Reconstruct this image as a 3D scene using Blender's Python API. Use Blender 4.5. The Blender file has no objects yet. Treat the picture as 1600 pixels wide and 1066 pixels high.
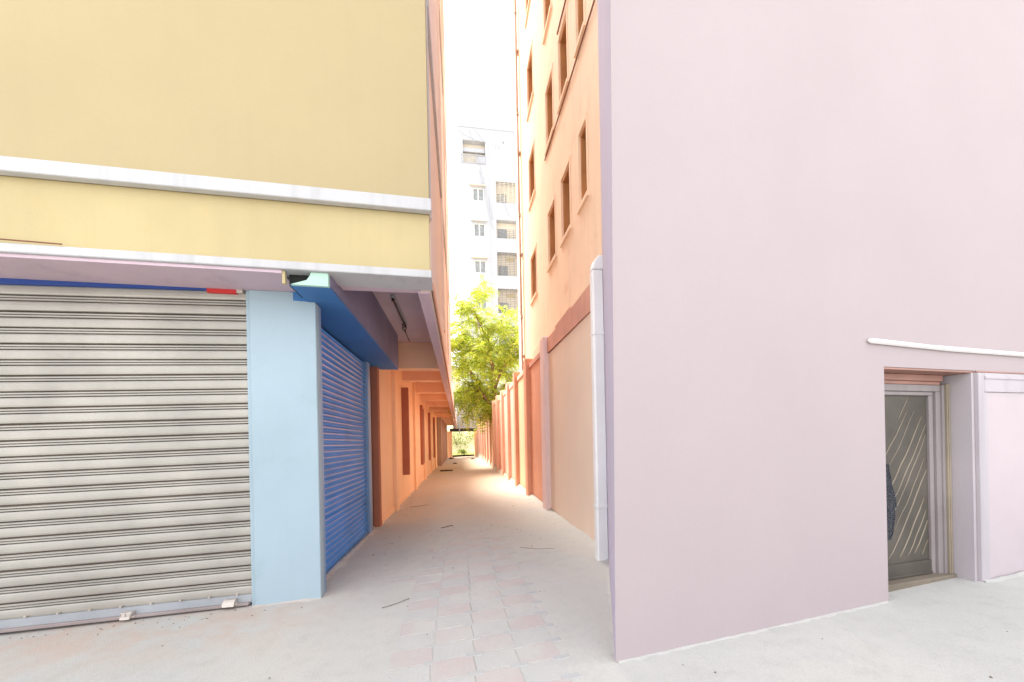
import bpy, bmesh, math, random
from mathutils import Matrix, Vector
random.seed(7)
R = math.radians
SC = bpy.context.scene
COL = SC.collection

# ------------------------------------------------------------------ camera, sky, sun, exposure
EYE = 1.5
cam_d = bpy.data.cameras.new('camera')
cam = bpy.data.objects.new('camera', cam_d)
COL.objects.link(cam)
cam_d.sensor_width = 36.0
cam_d.lens = 12.6
cam_d.shift_y = 0.0984
cam_d.clip_start = 0.05
cam_d.clip_end = 2000
cam.matrix_world = (Matrix.Translation((0, 0, EYE)) @ Matrix.Rotation(-math.atan(82 / 560), 4, 'Z')
                    @ Matrix.Rotation(R(90), 4, 'X') @ Matrix.Rotation(-math.atan(0.02), 4, 'Z'))
SC.camera = cam

SUN_EL, SUN_AZ = 56.0, 331.0            # azimuth of the sun, clockwise from +Y: ahead of the camera, a little left
w = bpy.data.worlds.new('World')
SC.world = w
w.use_nodes = True
nt = w.node_tree
nt.nodes.clear()
wo = nt.nodes.new('ShaderNodeOutputWorld')
bg = nt.nodes.new('ShaderNodeBackground')
sky = nt.nodes.new('ShaderNodeTexSky')
sky.sky_type = 'NISHITA'
sky.sun_disc = False
sky.sun_elevation = R(SUN_EL)
sky.sun_rotation = R(SUN_AZ)
sky.air_density = 1.0
sky.dust_density = 4.0
hs = nt.nodes.new('ShaderNodeHueSaturation')
hs.inputs['Saturation'].default_value = 0.18
mx = nt.nodes.new('ShaderNodeMix')
mx.data_type = 'RGBA'
mx.inputs[0].default_value = 0.55       # a thin bright overcast over the clear sky
mx.inputs[7].default_value = (7.2, 7.2, 7.5, 1)
bg.inputs['Strength'].default_value = 0.15
nt.links.new(sky.outputs[0], hs.inputs['Color'])
nt.links.new(hs.outputs[0], mx.inputs[6])
nt.links.new(mx.outputs[2], bg.inputs['Color'])
nt.links.new(bg.outputs[0], wo.inputs['Surface'])

sl = bpy.data.lights.new('sun', 'SUN')
sl.energy = 3.9
sl.angle = R(24)
sl.color = (1.0, 0.95, 0.87)
so = bpy.data.objects.new('sun', sl)
COL.objects.link(so)
az, el = R(SUN_AZ), R(SUN_EL)
sd = Vector((math.sin(az) * math.cos(el), math.cos(az) * math.cos(el), math.sin(el)))
so.rotation_euler = sd.to_track_quat('Z', 'Y').to_euler()
so.location = sd * 60

SC.view_settings.view_transform = 'Standard'
SC.view_settings.look = 'None'
SC.view_settings.gamma = 1
SC.view_settings.use_curve_mapping = False
SC.view_settings.exposure = 1.57
SC.render.engine = 'CYCLES'
SC.cycles.max_bounces = 10
SC.cycles.diffuse_bounces = 8
SC.cycles.use_denoising = True


# ------------------------------------------------------------------ materials
def new_mat(name):
    m = bpy.data.materials.new(name)
    m.use_nodes = True
    t = m.node_tree
    return m, t, t.nodes['Principled BSDF']


def nd(t, kind, **kw):
    n = t.nodes.new(kind)
    for k, v in kw.items():
        if k in n.inputs:
            n.inputs[k].default_value = v
        else:
            setattr(n, k, v)
    return n


def mixrgb(t, fac, a, b, blend='MIX'):
    n = t.nodes.new('ShaderNodeMix')
    n.data_type = 'RGBA'
    n.blend_type = blend
    for sock, v in ((0, fac), (6, a), (7, b)):
        if hasattr(v, 'is_output'):
            t.links.new(v, n.inputs[sock])
        elif isinstance(v, (int, float)):
            n.inputs[sock].default_value = v
        else:
            n.inputs[sock].default_value = (*v[:3], 1)
    return n.outputs[2]


def noise(t, vec, scale, detail=4, rough=.55):
    n = nd(t, 'ShaderNodeTexNoise', Scale=scale, Detail=detail, Roughness=rough)
    t.links.new(vec, n.inputs['Vector'])
    return n.outputs['Fac']


def ramp(t, fac, lo, hi, a=0.0, b=1.0):
    n = t.nodes.new('ShaderNodeMapRange')
    n.inputs[1].default_value = lo
    n.inputs[2].default_value = hi
    n.inputs[3].default_value = a
    n.inputs[4].default_value = b
    t.links.new(fac, n.inputs[0])
    return n.outputs[0]


def stretch(t, vec, sx, sy, sz):
    n = nd(t, 'ShaderNodeMapping')
    n.inputs['Scale'].default_value = (sx, sy, sz)
    t.links.new(vec, n.inputs['Vector'])
    return n.outputs[0]


def bumped(t, b, h, strength, dist=.01):
    n = nd(t, 'ShaderNodeBump', Strength=strength, Distance=dist)
    t.links.new(h, n.inputs['Height'])
    t.links.new(n.outputs[0], b.inputs['Normal'])


def mul(c, k):
    return tuple(min(1, x * k) for x in c)


def plaster(name, col, var=.08, rough=.85, bump=.25, grain=90, streak=.08, stain=None, stain_amt=.0, spec=.25):
    m, t, b = new_mat(name)
    pos = nd(t, 'ShaderNodeNewGeometry').outputs['Position']
    big = noise(t, pos, 1.1, 5)
    fine = noise(t, pos, grain, 3)
    c = mixrgb(t, ramp(t, big, .3, .7), mul(col, 1 - var), mul(col, 1 + var * .6))
    st = noise(t, stretch(t, pos, 9, 9, .5), 1.0, 4)
    c = mixrgb(t, ramp(t, st, .5, .8, 0, streak), c, mul(col, .55))
    if stain:
        sn = noise(t, pos, 2.7, 7, .7)
        c = mixrgb(t, ramp(t, sn, .56, .72, 0, stain_amt), c, stain)
    c = mixrgb(t, ramp(t, fine, .35, .65, 0, .10), c, mul(col, .72))
    t.links.new(c, b.inputs['Base Color'])
    b.inputs['Roughness'].default_value = rough
    b.inputs['Specular IOR Level'].default_value = spec
    bumped(t, b, fine, bump, .006)
    return m


def painted(name, col, rough=.5, var=.06, metallic=0.0, scratch=None, scr_amt=.5, bump=.05):
    m, t, b = new_mat(name)
    pos = nd(t, 'ShaderNodeNewGeometry').outputs['Position']
    big = noise(t, pos, 2.2, 5)
    c = mixrgb(t, ramp(t, big, .3, .7), mul(col, 1 - var), mul(col, 1 + var))
    if scratch:
        s1 = noise(t, stretch(t, pos, 2.2, 2.2, 26), 3.0, 6, .7)
        c = mixrgb(t, ramp(t, s1, .62, .74, 0, scr_amt), c, scratch)
    t.links.new(c, b.inputs['Base Color'])
    b.inputs['Roughness'].default_value = rough
    b.inputs['Metallic'].default_value = metallic
    b.inputs['Specular IOR Level'].default_value = .4
    bumped(t, b, noise(t, pos, 30, 4), bump, .004)
    return m


def ground_mat(name, tile=None):
    m, t, b = new_mat(name)
    pos = nd(t, 'ShaderNodeNewGeometry').outputs['Position']
    grey, tan, pale = (.475, .475, .45), (.53, .42, .285), (.52, .52, .495)
    n1 = noise(t, pos, .9, 6, .6)
    n2 = noise(t, pos, 7, 6, .65)
    n3 = noise(t, pos, 120, 2)
    c = mixrgb(t, ramp(t, n1, .35, .65), grey, pale)
    # tan over the far floor puts the orange walls' bounced light into its colour
    sep = nd(t, 'ShaderNodeSeparateXYZ')
    t.links.new(pos, sep.inputs[0])
    far = ramp(t, sep.outputs['Y'], 4.5, 13, 0, .85)
    jit = nd(t, 'ShaderNodeMath', operation='ADD')
    t.links.new(far, jit.inputs[0])
    t.links.new(ramp(t, n1, .3, .7, -.18, .18), jit.inputs[1])
    jc = ramp(t, jit.outputs[0], 0, 1)
    c = mixrgb(t, jc, c, tan)
    c = mixrgb(t, ramp(t, n2, .5, .75, 0, .30), c, mul(grey, .7))
    # sand drifted along the foot of the shop front
    sx, sy = ramp(t, sep.outputs['X'], -.9, -1.9), ramp(t, sep.outputs['Y'], 2.7, 3.35)
    sm = nd(t, 'ShaderNodeMath', operation='MULTIPLY')
    t.links.new(sx, sm.inputs[0])
    t.links.new(sy, sm.inputs[1])
    sn = nd(t, 'ShaderNodeMath', operation='MULTIPLY')
    t.links.new(sm.outputs[0], sn.inputs[0])
    t.links.new(ramp(t, noise(t, pos, 3.5, 6, .6), .36, .60), sn.inputs[1])
    c = mixrgb(t, sn.outputs[0], c, (.52, .43, .37))
    if tile:
        tm = ramp(t, noise(t, pos, 2.3, 5, .6), .42, .62, .78, .12)
        c = mixrgb(t, tm, c, tile)
    c = mixrgb(t, ramp(t, n3, .42, .7, 0, .24), c, mul(grey, .62))
    t.links.new(c, b.inputs['Base Color'])
    b.inputs['Roughness'].default_value = .92
    b.inputs['Specular IOR Level'].default_value = .2
    mm = nd(t, 'ShaderNodeMath', operation='ADD')
    t.links.new(n2, mm.inputs[0])
    t.links.new(ramp(t, n3, 0, 1, 0, .5), mm.inputs[1])
    bumped(t, b, mm.outputs[0], .35, .012)
    return m


def glass_mat(name, col, rough=.12):
    m, t, b = new_mat(name)
    pos = nd(t, 'ShaderNodeNewGeometry').outputs['Position']
    c = mixrgb(t, ramp(t, noise(t, pos, 3, 4), .3, .7), mul(col, .7), mul(col, 1.3))
    t.links.new(c, b.inputs['Base Color'])
    b.inputs['Roughness'].default_value = rough
    return m


M = {}
M['yellow'] = plaster('yellow_plaster', (.435, .355, .205), var=.03, streak=.03, bump=.12, stain=(.39, .31, .15), stain_amt=.14)
M['yellow2'] = plaster('yellow_fascia_plaster', (.52, .43, .235), var=.08, streak=.10, stain=(.62, .40, .17), stain_amt=.22)
M['white'] = plaster('white_band_paint', (.53, .53, .54), var=.06, streak=.35, grain=50)
M['mauve'] = plaster('mauve_soffit_plaster', (.60, .47, .53), var=.10, streak=.0, stain=(.33, .24, .30), stain_amt=.35)
M['soffit'] = plaster('grey_mauve_ceiling_plaster', (.62, .51, .57), var=.12, streak=0, stain=(.38, .30, .36), stain_amt=.4)
M['soffit_bounce'] = plaster('bounce_lit_ceiling_plaster', (.88, .58, .40), var=.08, streak=0, stain=(.48, .25, .16), stain_amt=.3)  # orange of light bounced into the passage, put into the deeper ceiling's colour
M['blue'] = plaster('pale_blue_plaster', (.365, .465, .525), var=.06, streak=.05, stain=(.27, .37, .39), stain_amt=.35, bump=.15)
M['beam_blue'] = plaster('blue_beam_paint', (.06, .20, .48), var=.15, streak=.05, rough=.6)
M['beam_mauve'] = plaster('blue_mauve_beam_paint', (.27, .245, .35), var=.2, streak=.05)
M['green_cut'] = painted('pale_green_plaster_patch', (.42, .62, .52), .8)
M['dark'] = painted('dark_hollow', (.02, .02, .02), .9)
M['steel'] = painted('galvanised_shutter_steel', (.39, .37, .33), .42, .14, .2, (.25, .235, .21), .45)
M['plate'] = painted('blue_grey_bottom_plate', (.31, .325, .345), .45, .12, .15, (.5, .5, .5), .5)
M['groove'] = painted('shaded_slat_groove', (.17, .135, .105), .7, .2)  # brown groove faces: the shade between slat ridges put into the colour
M['steel_dark'] = painted('grimy_bottom_rail', (.30, .25, .24), .6, .15)
M['lockm'] = painted('shutter_lock_steel', (.55, .5, .45), .45, .1, .4)
M['blue_steel'] = painted('blue_shutter_steel', (.05, .27, .70), .42, .12, .1, (.34, .36, .50), .6)
M['lilac_steel'] = painted('worn_highlit_lilac_steel', (.46, .43, .56), .35, .15, .3, (.10, .22, .50), .6)  # lilac crest faces: wear together with reflected highlights painted into the colour
M['blue_post'] = painted('blue_grey_post_paint', (.22, .33, .50), .45, .12, .1, (.4, .42, .5), .4)
M['sign_blue'] = painted('dark_blue_hood_paint', (.02, .06, .27), .5)
M['sign_red'] = painted('red_hood_paint', (.55, .03, .03), .5)
M['orange'] = plaster('orange_plaster', (.93, .62, .39), var=.06, streak=.06, stain=(.74, .40, .22), stain_amt=.2)
M['brick_red'] = plaster('red_brown_plaster', (.42, .16, .10), var=.12, streak=.1)
M['brown'] = plaster('brown_plaster', (.30, .16, .10), var=.15, streak=.1)
M['grey_post'] = plaster('grey_brown_plaster', (.42, .32, .27), var=.1)
M['side'] = plaster('pale_salmon_plaster', (.82, .66, .57), var=.05, streak=.1)
M['side_mauve'] = plaster('pale_mauve_plaster', (.78, .70, .70), var=.05, streak=.1)
M['peach'] = plaster('peach_plaster', (.91, .72, .53), var=.07, streak=.22, stain=(.76, .40, .22), stain_amt=.35, grain=60, bump=.4)
M['cream'] = plaster('cream_panel_plaster', (.86, .70, .56), var=.03, streak=.06, bump=.12)
M['terra'] = plaster('terracotta_plaster', (.76, .39, .26), var=.10, streak=.2, stain=(.5, .2, .13), stain_amt=.3)
M['salmon'] = plaster('salmon_panel_plaster', (.86, .56, .44), var=.08, streak=.18)
M['lightpeach'] = plaster('light_peach_panel_plaster', (.84, .60, .38), var=.06, streak=.12)
M['first_post'] = plaster('skylit_post_plaster', (.84, .66, .64), var=.06, streak=.15)  # paler lavender paints the street's skylight into the first post's colour
M['coping'] = plaster('red_coping_plaster', (.70, .38, .29), var=.18, streak=.3, stain=(.75, .45, .34), stain_amt=.4)
M['pink'] = plaster('pale_pink_paint', (.435, .37, .38), var=.025, streak=.015, bump=.12, rough=.8, stain=(.40, .335, .35), stain_amt=.12)
M['lavender'] = plaster('lavender_side_paint', (.50, .45, .56), var=.06, streak=.05)
M['pipe_white'] = painted('white_pipe_plastic', (.82, .82, .81), .4, .05, 0, (.5, .48, .44), .35)
M['pipe_brown'] = painted('brown_grey_pipe', (.50, .36, .29), .5, .1, 0, (.35, .25, .2), .4)
M['wire'] = painted('dark_cable', (.05, .035, .03), .6)
M['conduit'] = painted('rust_brown_conduit', (.22, .09, .05), .6)
M['wood'] = painted('orange_brown_window_wood', (.50, .23, .085), .55, .15)
M['pane'] = glass_mat('amber_dark_glass', (.07, .028, .012), .5)
M['ledge'] = plaster('white_ledge_plaster', (.76, .74, .73), var=.04, streak=.08)
M['lintel_wood'] = painted('red_brown_lintel_wood', (.36, .19, .15), .6, .18, 0, (.5, .33, .28), .5)
M['door_frame'] = plaster('grey_mauve_frame_paint', (.31, .275, .275), var=.12, streak=.6, grain=50, stain=(.2, .17, .15), stain_amt=.4, rough=.55)
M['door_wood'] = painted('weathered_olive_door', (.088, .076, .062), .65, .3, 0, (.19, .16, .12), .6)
M['strip'] = painted('pale_door_strip', (.30, .255, .19), .6, .2)
M['brass'] = painted('ochre_wood_strip', (.33, .275, .205), .5, .2, 0, (.25, .17, .09), .6)
M['sill_dirt'] = plaster('dirty_brown_threshold', (.24, .20, .155), var=.25, streak=.2, stain=(.10, .085, .07), stain_amt=.6)
M['jamb'] = plaster('lavender_white_wood_paint', (.49, .45, .475), var=.08, streak=.45, grain=50, stain=(.36, .31, .29), stain_amt=.35, rough=.6)
M['jamb_panel'] = painted('pink_grey_wood_panel', (.50, .43, .45), .55, .04)
M['tower'] = plaster('white_tower_paint', (.43, .45, .485), var=.03, streak=.08, grain=12)
M['tower_in'] = plaster('cream_balcony_wall', (.62, .56, .46), var=.05)
M['rail'] = painted('grey_rail_paint', (.36, .37, .40), .5)
M['grille'] = painted('dark_grille', (.22, .20, .19), .5)
M['twin_frame'] = painted('white_window_frame', (.72, .72, .70), .5)
M['twin_pane'] = glass_mat('grey_window_glass', (.22, .24, .25), .2)
M['bridge'] = plaster('pale_grey_concrete', (.50, .50, .49), var=.10, streak=.25)
M['bridge_dark'] = plaster('dark_lintel_concrete', (.05, .045, .04), var=.2)  # near-black concrete of the far lintel
M['bark'] = plaster('brown_bark', (.24, .13, .075), var=.25, grain=40, streak=.3, bump=.8)
M['ground'] = ground_mat('dusty_cement_ground')
M['tile_pink'] = ground_mat('dusty_pink_paver', (.48, .415, .405))
M['tile_grey'] = ground_mat('dusty_grey_paver', (.46, .46, .455))
M['tile_key'] = ground_mat('dusty_blue_grey_key', (.40, .41, .425))
M['twig'] = painted('dry_twig', (.17, .13, .09), .9)
M['plank'] = painted('dark_rotten_wood', (.05, .03, .022), .85, .3)
M['earth'] = plaster('pale_dry_earth', (.55, .50, .30), var=.15, streak=0)
M['tube'] = painted('white_tube_glass', (.75, .75, .78), .3)


def leaf_mat(name, cols):
    m, t, b = new_mat(name)
    g = nd(t, 'ShaderNodeNewGeometry')
    cr = t.nodes.new('ShaderNodeValToRGB')
    els = cr.color_ramp.elements
    while len(els) < len(cols):
        els.new(.5)
    for i, c in enumerate(cols):
        els[i].position = i / (len(cols) - 1)
        els[i].color = (*c, 1)
    t.links.new(g.outputs['Random Per Island'], cr.inputs[0])
    t.links.new(cr.outputs[0], b.inputs['Base Color'])
    b.inputs['Roughness'].default_value = .5
    tr = t.nodes.new('ShaderNodeBsdfTranslucent')
    t.links.new(cr.outputs[0], tr.inputs['Color'])
    ms = nd(t, 'ShaderNodeMixShader', Fac=.55)
    out = t.nodes['Material Output']
    t.links.new(b.outputs[0], ms.inputs[1])
    t.links.new(tr.outputs[0], ms.inputs[2])
    t.links.new(ms.outputs[0], out.inputs['Surface'])
    return m


M['leaf'] = leaf_mat('yellow_green_leaves', [(.13, .24, .015), (.32, .46, .03), (.50, .56, .04), (.66, .62, .10), (.40, .42, .05)])
M['shrub'] = leaf_mat('pale_shrub_leaves', [(.12, .18, .02), (.22, .28, .04), (.34, .36, .10)])
M['straw'] = leaf_mat('pale_straw_grass', [(.40, .40, .16), (.50, .47, .24), (.34, .38, .10)])


# ------------------------------------------------------------------ mesh helpers
class MB:
    def __init__(self, tf=None):
        self.v, self.f, self.tf = [], [], tf

    def add(self, verts, faces):
        o = len(self.v)
        self.v += [self.tf(*p) if self.tf else tuple(p) for p in verts]
        self.f += [tuple(i + o for i in f) for f in faces]
        return self

    def box(self, x0, y0, z0, x1, y1, z1):
        return self.add([(x0, y0, z0), (x1, y0, z0), (x1, y1, z0), (x0, y1, z0), (x0, y0, z1), (x1, y0, z1), (x1, y1, z1), (x0, y1, z1)],
                        [(0, 3, 2, 1), (4, 5, 6, 7), (0, 1, 5, 4), (1, 2, 6, 5), (2, 3, 7, 6), (3, 0, 4, 7)])

    def prism(self, poly, ax, a, b):
        """extrude a 2-D polygon along axis ax (0,1,2) from a to b; poly holds the two other coordinates in order"""
        def mk(p, t):
            q = [p[0], p[1]]
            q.insert(ax, t)
            return tuple(q)
        n = len(poly)
        fs = [tuple(range(n)), tuple(range(2 * n - 1, n - 1, -1))] + [(i, (i + 1) % n, (i + 1) % n + n, i + n) for i in range(n)]
        return self.add([mk(p, a) for p in poly] + [mk(p, b) for p in poly], fs)

    def tube(self, pts, r, n=8, caps=True):
        pts = [Vector(p) for p in pts]
        rs = r if isinstance(r, (list, tuple)) else [r] * len(pts)
        vs, fs = [], []
        for i, p in enumerate(pts):
            d = (pts[min(i + 1, len(pts) - 1)] - pts[max(i - 1, 0)]).normalized()
            a = d.cross(Vector((.31, .77, .2) if abs(d.z) > .9 else (0, 0, 1))).normalized()
            b = d.cross(a)
            for k in range(n):
                t = 2 * math.pi * k / n
                vs.append(tuple(p + (a * math.cos(t) + b * math.sin(t)) * rs[i]))
        for i in range(len(pts) - 1):
            for k in range(n):
                fs.append((i * n + k, i * n + (k + 1) % n, (i + 1) * n + (k + 1) % n, (i + 1) * n + k))
        if caps:
            fs += [tuple(range(n)), tuple(range((len(pts) - 1) * n, len(pts) * n))]
        return self.add(vs, fs)

    def build(self, name, mat, parent=None, bevel=0, smooth=False, kind=None, label=None):
        off = Vector((0, 0, 0))
        p = parent
        while p is not None:
            off += Vector(p.location)
            p = p.parent
        me = bpy.data.meshes.new(name)
        me.from_pydata([tuple(Vector(q) - off) for q in self.v], [], self.f)
        if bevel or not smooth:
            bm = bmesh.new()
            bm.from_mesh(me)
            bmesh.ops.recalc_face_normals(bm, faces=bm.faces)
            if bevel:
                bmesh.ops.bevel(bm, geom=list(bm.edges), offset=bevel, segments=1, affect='EDGES', clamp_overlap=True)
            bm.to_mesh(me)
            bm.free()
        for pl in me.polygons:
            pl.use_smooth = smooth
        me.materials.append(mat)
        o = bpy.data.objects.new(name, me)
        COL.objects.link(o)
        if parent is not None:
            o.parent = parent
        if kind:
            o['kind'] = kind
        if label:
            o['label'] = label
        return o


def thing(name, label, cat, loc=(0, 0, 0), group=None):
    o = bpy.data.objects.new(name, None)
    COL.objects.link(o)
    o.location = loc
    o['label'] = label
    o['category'] = cat
    if group:
        o['group'] = group
    return o


def tag(o, label, cat, group=None):
    o['label'] = label
    o['category'] = cat
    if group:
        o['group'] = group
    return o


def share(src, name, parent, loc, rot=(0, 0, 0), mat=None):
    """a further object on the same mesh data"""
    c = src.copy()
    c.name = name
    COL.objects.link(c)
    c.parent = parent
    c.location = loc
    c.rotation_euler = rot
    return c


def frame_tf(ox, oy, deg):
    c, s = math.cos(R(deg)), math.sin(R(deg))
    return lambda u, v, z: (ox + u * c - v * s, oy + u * s + v * c, z)


def gz(x):
    """the street climbs gently to the right"""
    return .03 * max(-5.0, min(9.0, x + 1.4))


LF = frame_tf(-1.373, 3.757, 2.0)       # left shop front: u right, v into the building
PF = frame_tf(.976, 2.182, 6.0)         # pink shop front


def holed(mb, rects, u0, u1, z0, z1, v, depth):
    """wall face at depth v with rectangular openings and their reveals"""
    us = sorted({u0, u1, *[r[0] for r in rects], *[r[1] for r in rects]})
    zs = sorted({z0, z1, *[r[2] for r in rects], *[r[3] for r in rects]})
    for i in range(len(us) - 1):
        for j in range(len(zs) - 1):
            cu, cz = (us[i] + us[i + 1]) / 2, (zs[j] + zs[j + 1]) / 2
            if any(r[0] < cu < r[1] and r[2] < cz < r[3] for r in rects):
                continue
            mb.add([(us[i], v, zs[j]), (us[i + 1], v, zs[j]), (us[i + 1], v, zs[j + 1]), (us[i], v, zs[j + 1])], [(0, 1, 2, 3)])
    for a, b, c, d in rects:
        mb.add([(a, v, c), (b, v, c), (b, v, d), (a, v, d), (a, v + depth, c), (b, v + depth, c), (b, v + depth, d), (a, v + depth, d)],
               [(0, 1, 5, 4), (1, 2, 6, 5), (2, 3, 7, 6), (3, 0, 4, 7)])
    return mb


# ------------------------------------------------------------------ setting: street, passage, pavers
xs = [-400, -60, -20, -6.4, -1.4, 0, 2, 4, 7.6, 20, 60, 400]
ys = [-400, -60, -15, -3, 0, 2, 4, 8, 15, 36, 60, 120, 500]
g = MB()
g.add([(x, y, gz(x)) for y in ys for x in xs],
      [(j * len(xs) + i, j * len(xs) + i + 1, (j + 1) * len(xs) + i + 1, (j + 1) * len(xs) + i) for j in range(len(ys) - 1) for i in range(len(xs) - 1)])
street = g.build('street', M['ground'], kind='structure')

px_, py_ = [-1.62 + .085 * i for i in range(41)], [3.85 + .17 * i for i in range(196)]
pm = MB()
rr = random.Random(3)
pm.add([(x, y, gz(x) + (.004 + rr.uniform(0, .006) if 0 < i < 40 and y > 4.3 else -.004 + (y - 3.85) * .018)) for y in py_ for i, x in enumerate(px_)],
       [(j * 41 + i, j * 41 + i + 1, (j + 1) * 41 + i + 1, (j + 1) * 41 + i) for j in range(195) for i in range(40)])
passage = pm.build('passage_floor', M['ground'], kind='structure', smooth=True)

pave = bpy.data.objects.new('pavement', None)
COL.objects.link(pave)
pave['kind'] = 'structure'
TW, TD, G = .285, .205, .0045
proto = {}
for k in ('tile_pink', 'tile_grey'):
    b = MB()
    b.box(-TW / 2 + G / 2, -TD / 2 + G / 2, -.05, TW / 2 - G / 2, TD / 2 - G / 2, 0)
    proto[k] = b.build('paver', M[k], pave, bevel=.003)
kb = MB()
kb.box(-.056, -.024, -.05, .056, .024, 0)
kproto = kb.build('paver_key', M['tile_key'], pave, bevel=.003)
used = set()
rot = R(5)
tilt = math.atan(.03)
for j in range(30):
    for i in range(-4, 5):
        # columns run up the passage, courses run across it
        cx, cy = .072 + (i + .5) * TW, 1.55 + j * TD + (i + .5) * TW * math.tan(rot)
        d = abs(cx - .08)
        bury = -.0005 * max(0, d - .2) / .1 - max(0, cy - 4.6) * .0012
        z = gz(cx) + .0062 + bury * 3 + random.uniform(-.0012, .0012)
        if cy > 3.85:
            z += min(.006, (cy - 3.85) * .012)
        k = 'tile_pink' if (i + j) % 2 else 'tile_grey'
        if z < gz(cx) - .004 or (cx > .75 and cy < 2.4):
            continue
        if k not in used:
            o = proto[k]
            used.add(k)
            o.location, o.rotation_euler = (cx, cy, z), (0, -tilt, rot)
        else:
            o = share(proto[k], 'paver', pave, (cx, cy, z), (random.uniform(-.004, .004), -tilt, rot + random.uniform(-.006, .006)))
        if d > .62 or cy > 5.6:
            continue
        kx, ky = cx + TW / 2, cy + TD / 2 + TW / 2 * math.tan(rot)
        if 'key' not in used:
            used.add('key')
            kproto.location, kproto.rotation_euler = (kx, ky, z + .0012 + .015 * TW), (0, -tilt, rot)
        else:
            share(kproto, 'paver_key', pave, (kx, ky, z + .0012 + .015 * TW + random.uniform(-.001, .001)), (0, -tilt, rot))

# ------------------------------------------------------------------ left building: yellow shop block with a covered side passage
LB = thing('shop_building', 'yellow shop building with roller shutters, blue corner pillar and orange side wall under an overhang', 'building', (-1.373, 3.757, 0))
XE = -.24           # outer face of the overhang, along the passage
HT = 18.0           # height of the block
# upper block over the overhang (front plane 0.39 m in front of the shutters)
b = MB(LF)
b.box(-9, -.39, 3.64, 1.122, -.12, HT)
b.build('upper_wall', M['yellow'], LB)
b = MB(LF)
b.box(-9, -.372, 3.10, 1.118, -.125, 3.637)
b.build('fascia_band', M['yellow2'], LB)
b = MB(LF)
b.box(-9, -.45, 3.632, 1.145, -.385, 3.745)
b.build('cornice', M['white'], LB, bevel=.006)
b = MB(LF)
b.box(-9, -.425, 3.028, 1.135, -.13, 3.098)
b.build('cornice', M['white'], LB, bevel=.006)
# soffit under the front overhang, mauve, ends before the broken beam end
b = MB(LF)
b.box(-9, -.40, 3.0, -.135, .035, 3.026)
b.build('front_soffit', M['mauve'], LB)
b = MB(LF)
b.box(-.135, -.392, 2.915, -.112, -.36, 3.024)
b.build('soffit_end_board', M['yellow2'], LB)
# flank wall of the upper block above the passage
b = MB()
b.box(-1.2, 3.70, 3.705, XE - .02, 12.2, 6.0)
b.build('flank_wall', M['side'], LB)
b = MB()
b.box(-1.2, 3.70, 6.0, XE - .02, 12.2, 10.6)
b.build('flank_wall', M['side_mauve'], LB)
b = MB()
b.box(-1.2, 3.70, 10.6, XE - .02, 12.2, HT)
b.build('flank_wall', M['side'], LB)
for z, h in ((5.95, .16), (10.5, .16), (14.2, .16)):
    b = MB()
    b.box(XE - .03, 3.72, z, XE + .012, 12.22, z + h)
    b.build('floor_band', M['white'], LB)
b = MB()
b.box(XE - .03, 3.64, 3.745, XE + .004, 3.70, HT)
b.build('corner_strip', M['white'], LB)
for y in (6.6, 9.4, 12.0):
    b = MB()
    b.box(XE - .03, y, 3.56, XE + .018, y + .22, HT - .2)
    b.build('flank_pilaster', M['side'], LB)
# edge beam along the passage + its fascia
b = MB()
b.box(XE - .12, 3.56, 3.03, XE, 36.3, 3.70)
b.build('edge_beam', M['side'], LB)
b = MB()
b.box(XE - .145, 3.70, 3.012, XE - .03, 36.2, 3.034)
b.build('edge_beam_lip', M['mauve'], LB)
b = MB()
b.box(XE - .01, 3.66, 3.03, XE + .016, 36.25, 3.11)
b.build('drip_edge', M['terra'], LB)
# ceiling of the covered strip
b = MB()
b.box(-1.9, 3.47, 3.56, XE - .125, 7.5, 3.70)
b.build('ceiling', M['soffit'], LB)
b = MB()
b.box(-1.9, 7.5, 3.56, XE - .125, 36.25, 3.70)
b.build('ceiling', M['soffit_bounce'], LB)
b = MB()
b.box(-1.11, 3.47, 3.03, XE - .125, 3.74, 3.555)
b.build('ceiling_beam', M['mauve'], LB)
for i in range(13):
    y = 7.5 + 2.25 * i
    b = MB()
    b.box(-1.6, y, 3.03 if i == 0 else 3.17, XE - .122, y + .26, 3.558)
    b.build('ceiling_beam', M['soffit_bounce'], LB, bevel=.008)
# canopy roof beyond the tall block
b = MB()
b.box(-4, 12.21, 3.705, XE - .005, 36.28, 3.80)
b.build('canopy_roof', M['side'], LB)

# corner pillar
b = MB(LF)
b.box(-.585, 0, -.06, 0, .10, 2.91)
b.box(-.585, .0, 2.90, -.07, .10, 3.0)
b.build('corner_pillar', M['blue'], LB, bevel=.006)
b = MB(LF)
b.box(-.625, .03, -.06, -.588, .10, 3.0)
b.build('shutter_guide', M['blue'], LB)
b = MB(LF)
b.box(-4.55, 0, -.2, -3.9, .10, 3.0)
b.build('corner_pillar', M['blue'], LB, bevel=.006)
# body behind shutters and walls
b = MB()
b.box(-11, 4.15, -.3, -1.75, 36.3, 3.55)
b.box(-11, 3.9, -.3, -6, 4.15, 3.0)
b.build('core_wall', M['brown'], LB)
b = MB()
b.box(-11, 3.7, 3.75, -1.2, 12.2, HT)
b.build('rear_block', M['yellow'], LB)

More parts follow.
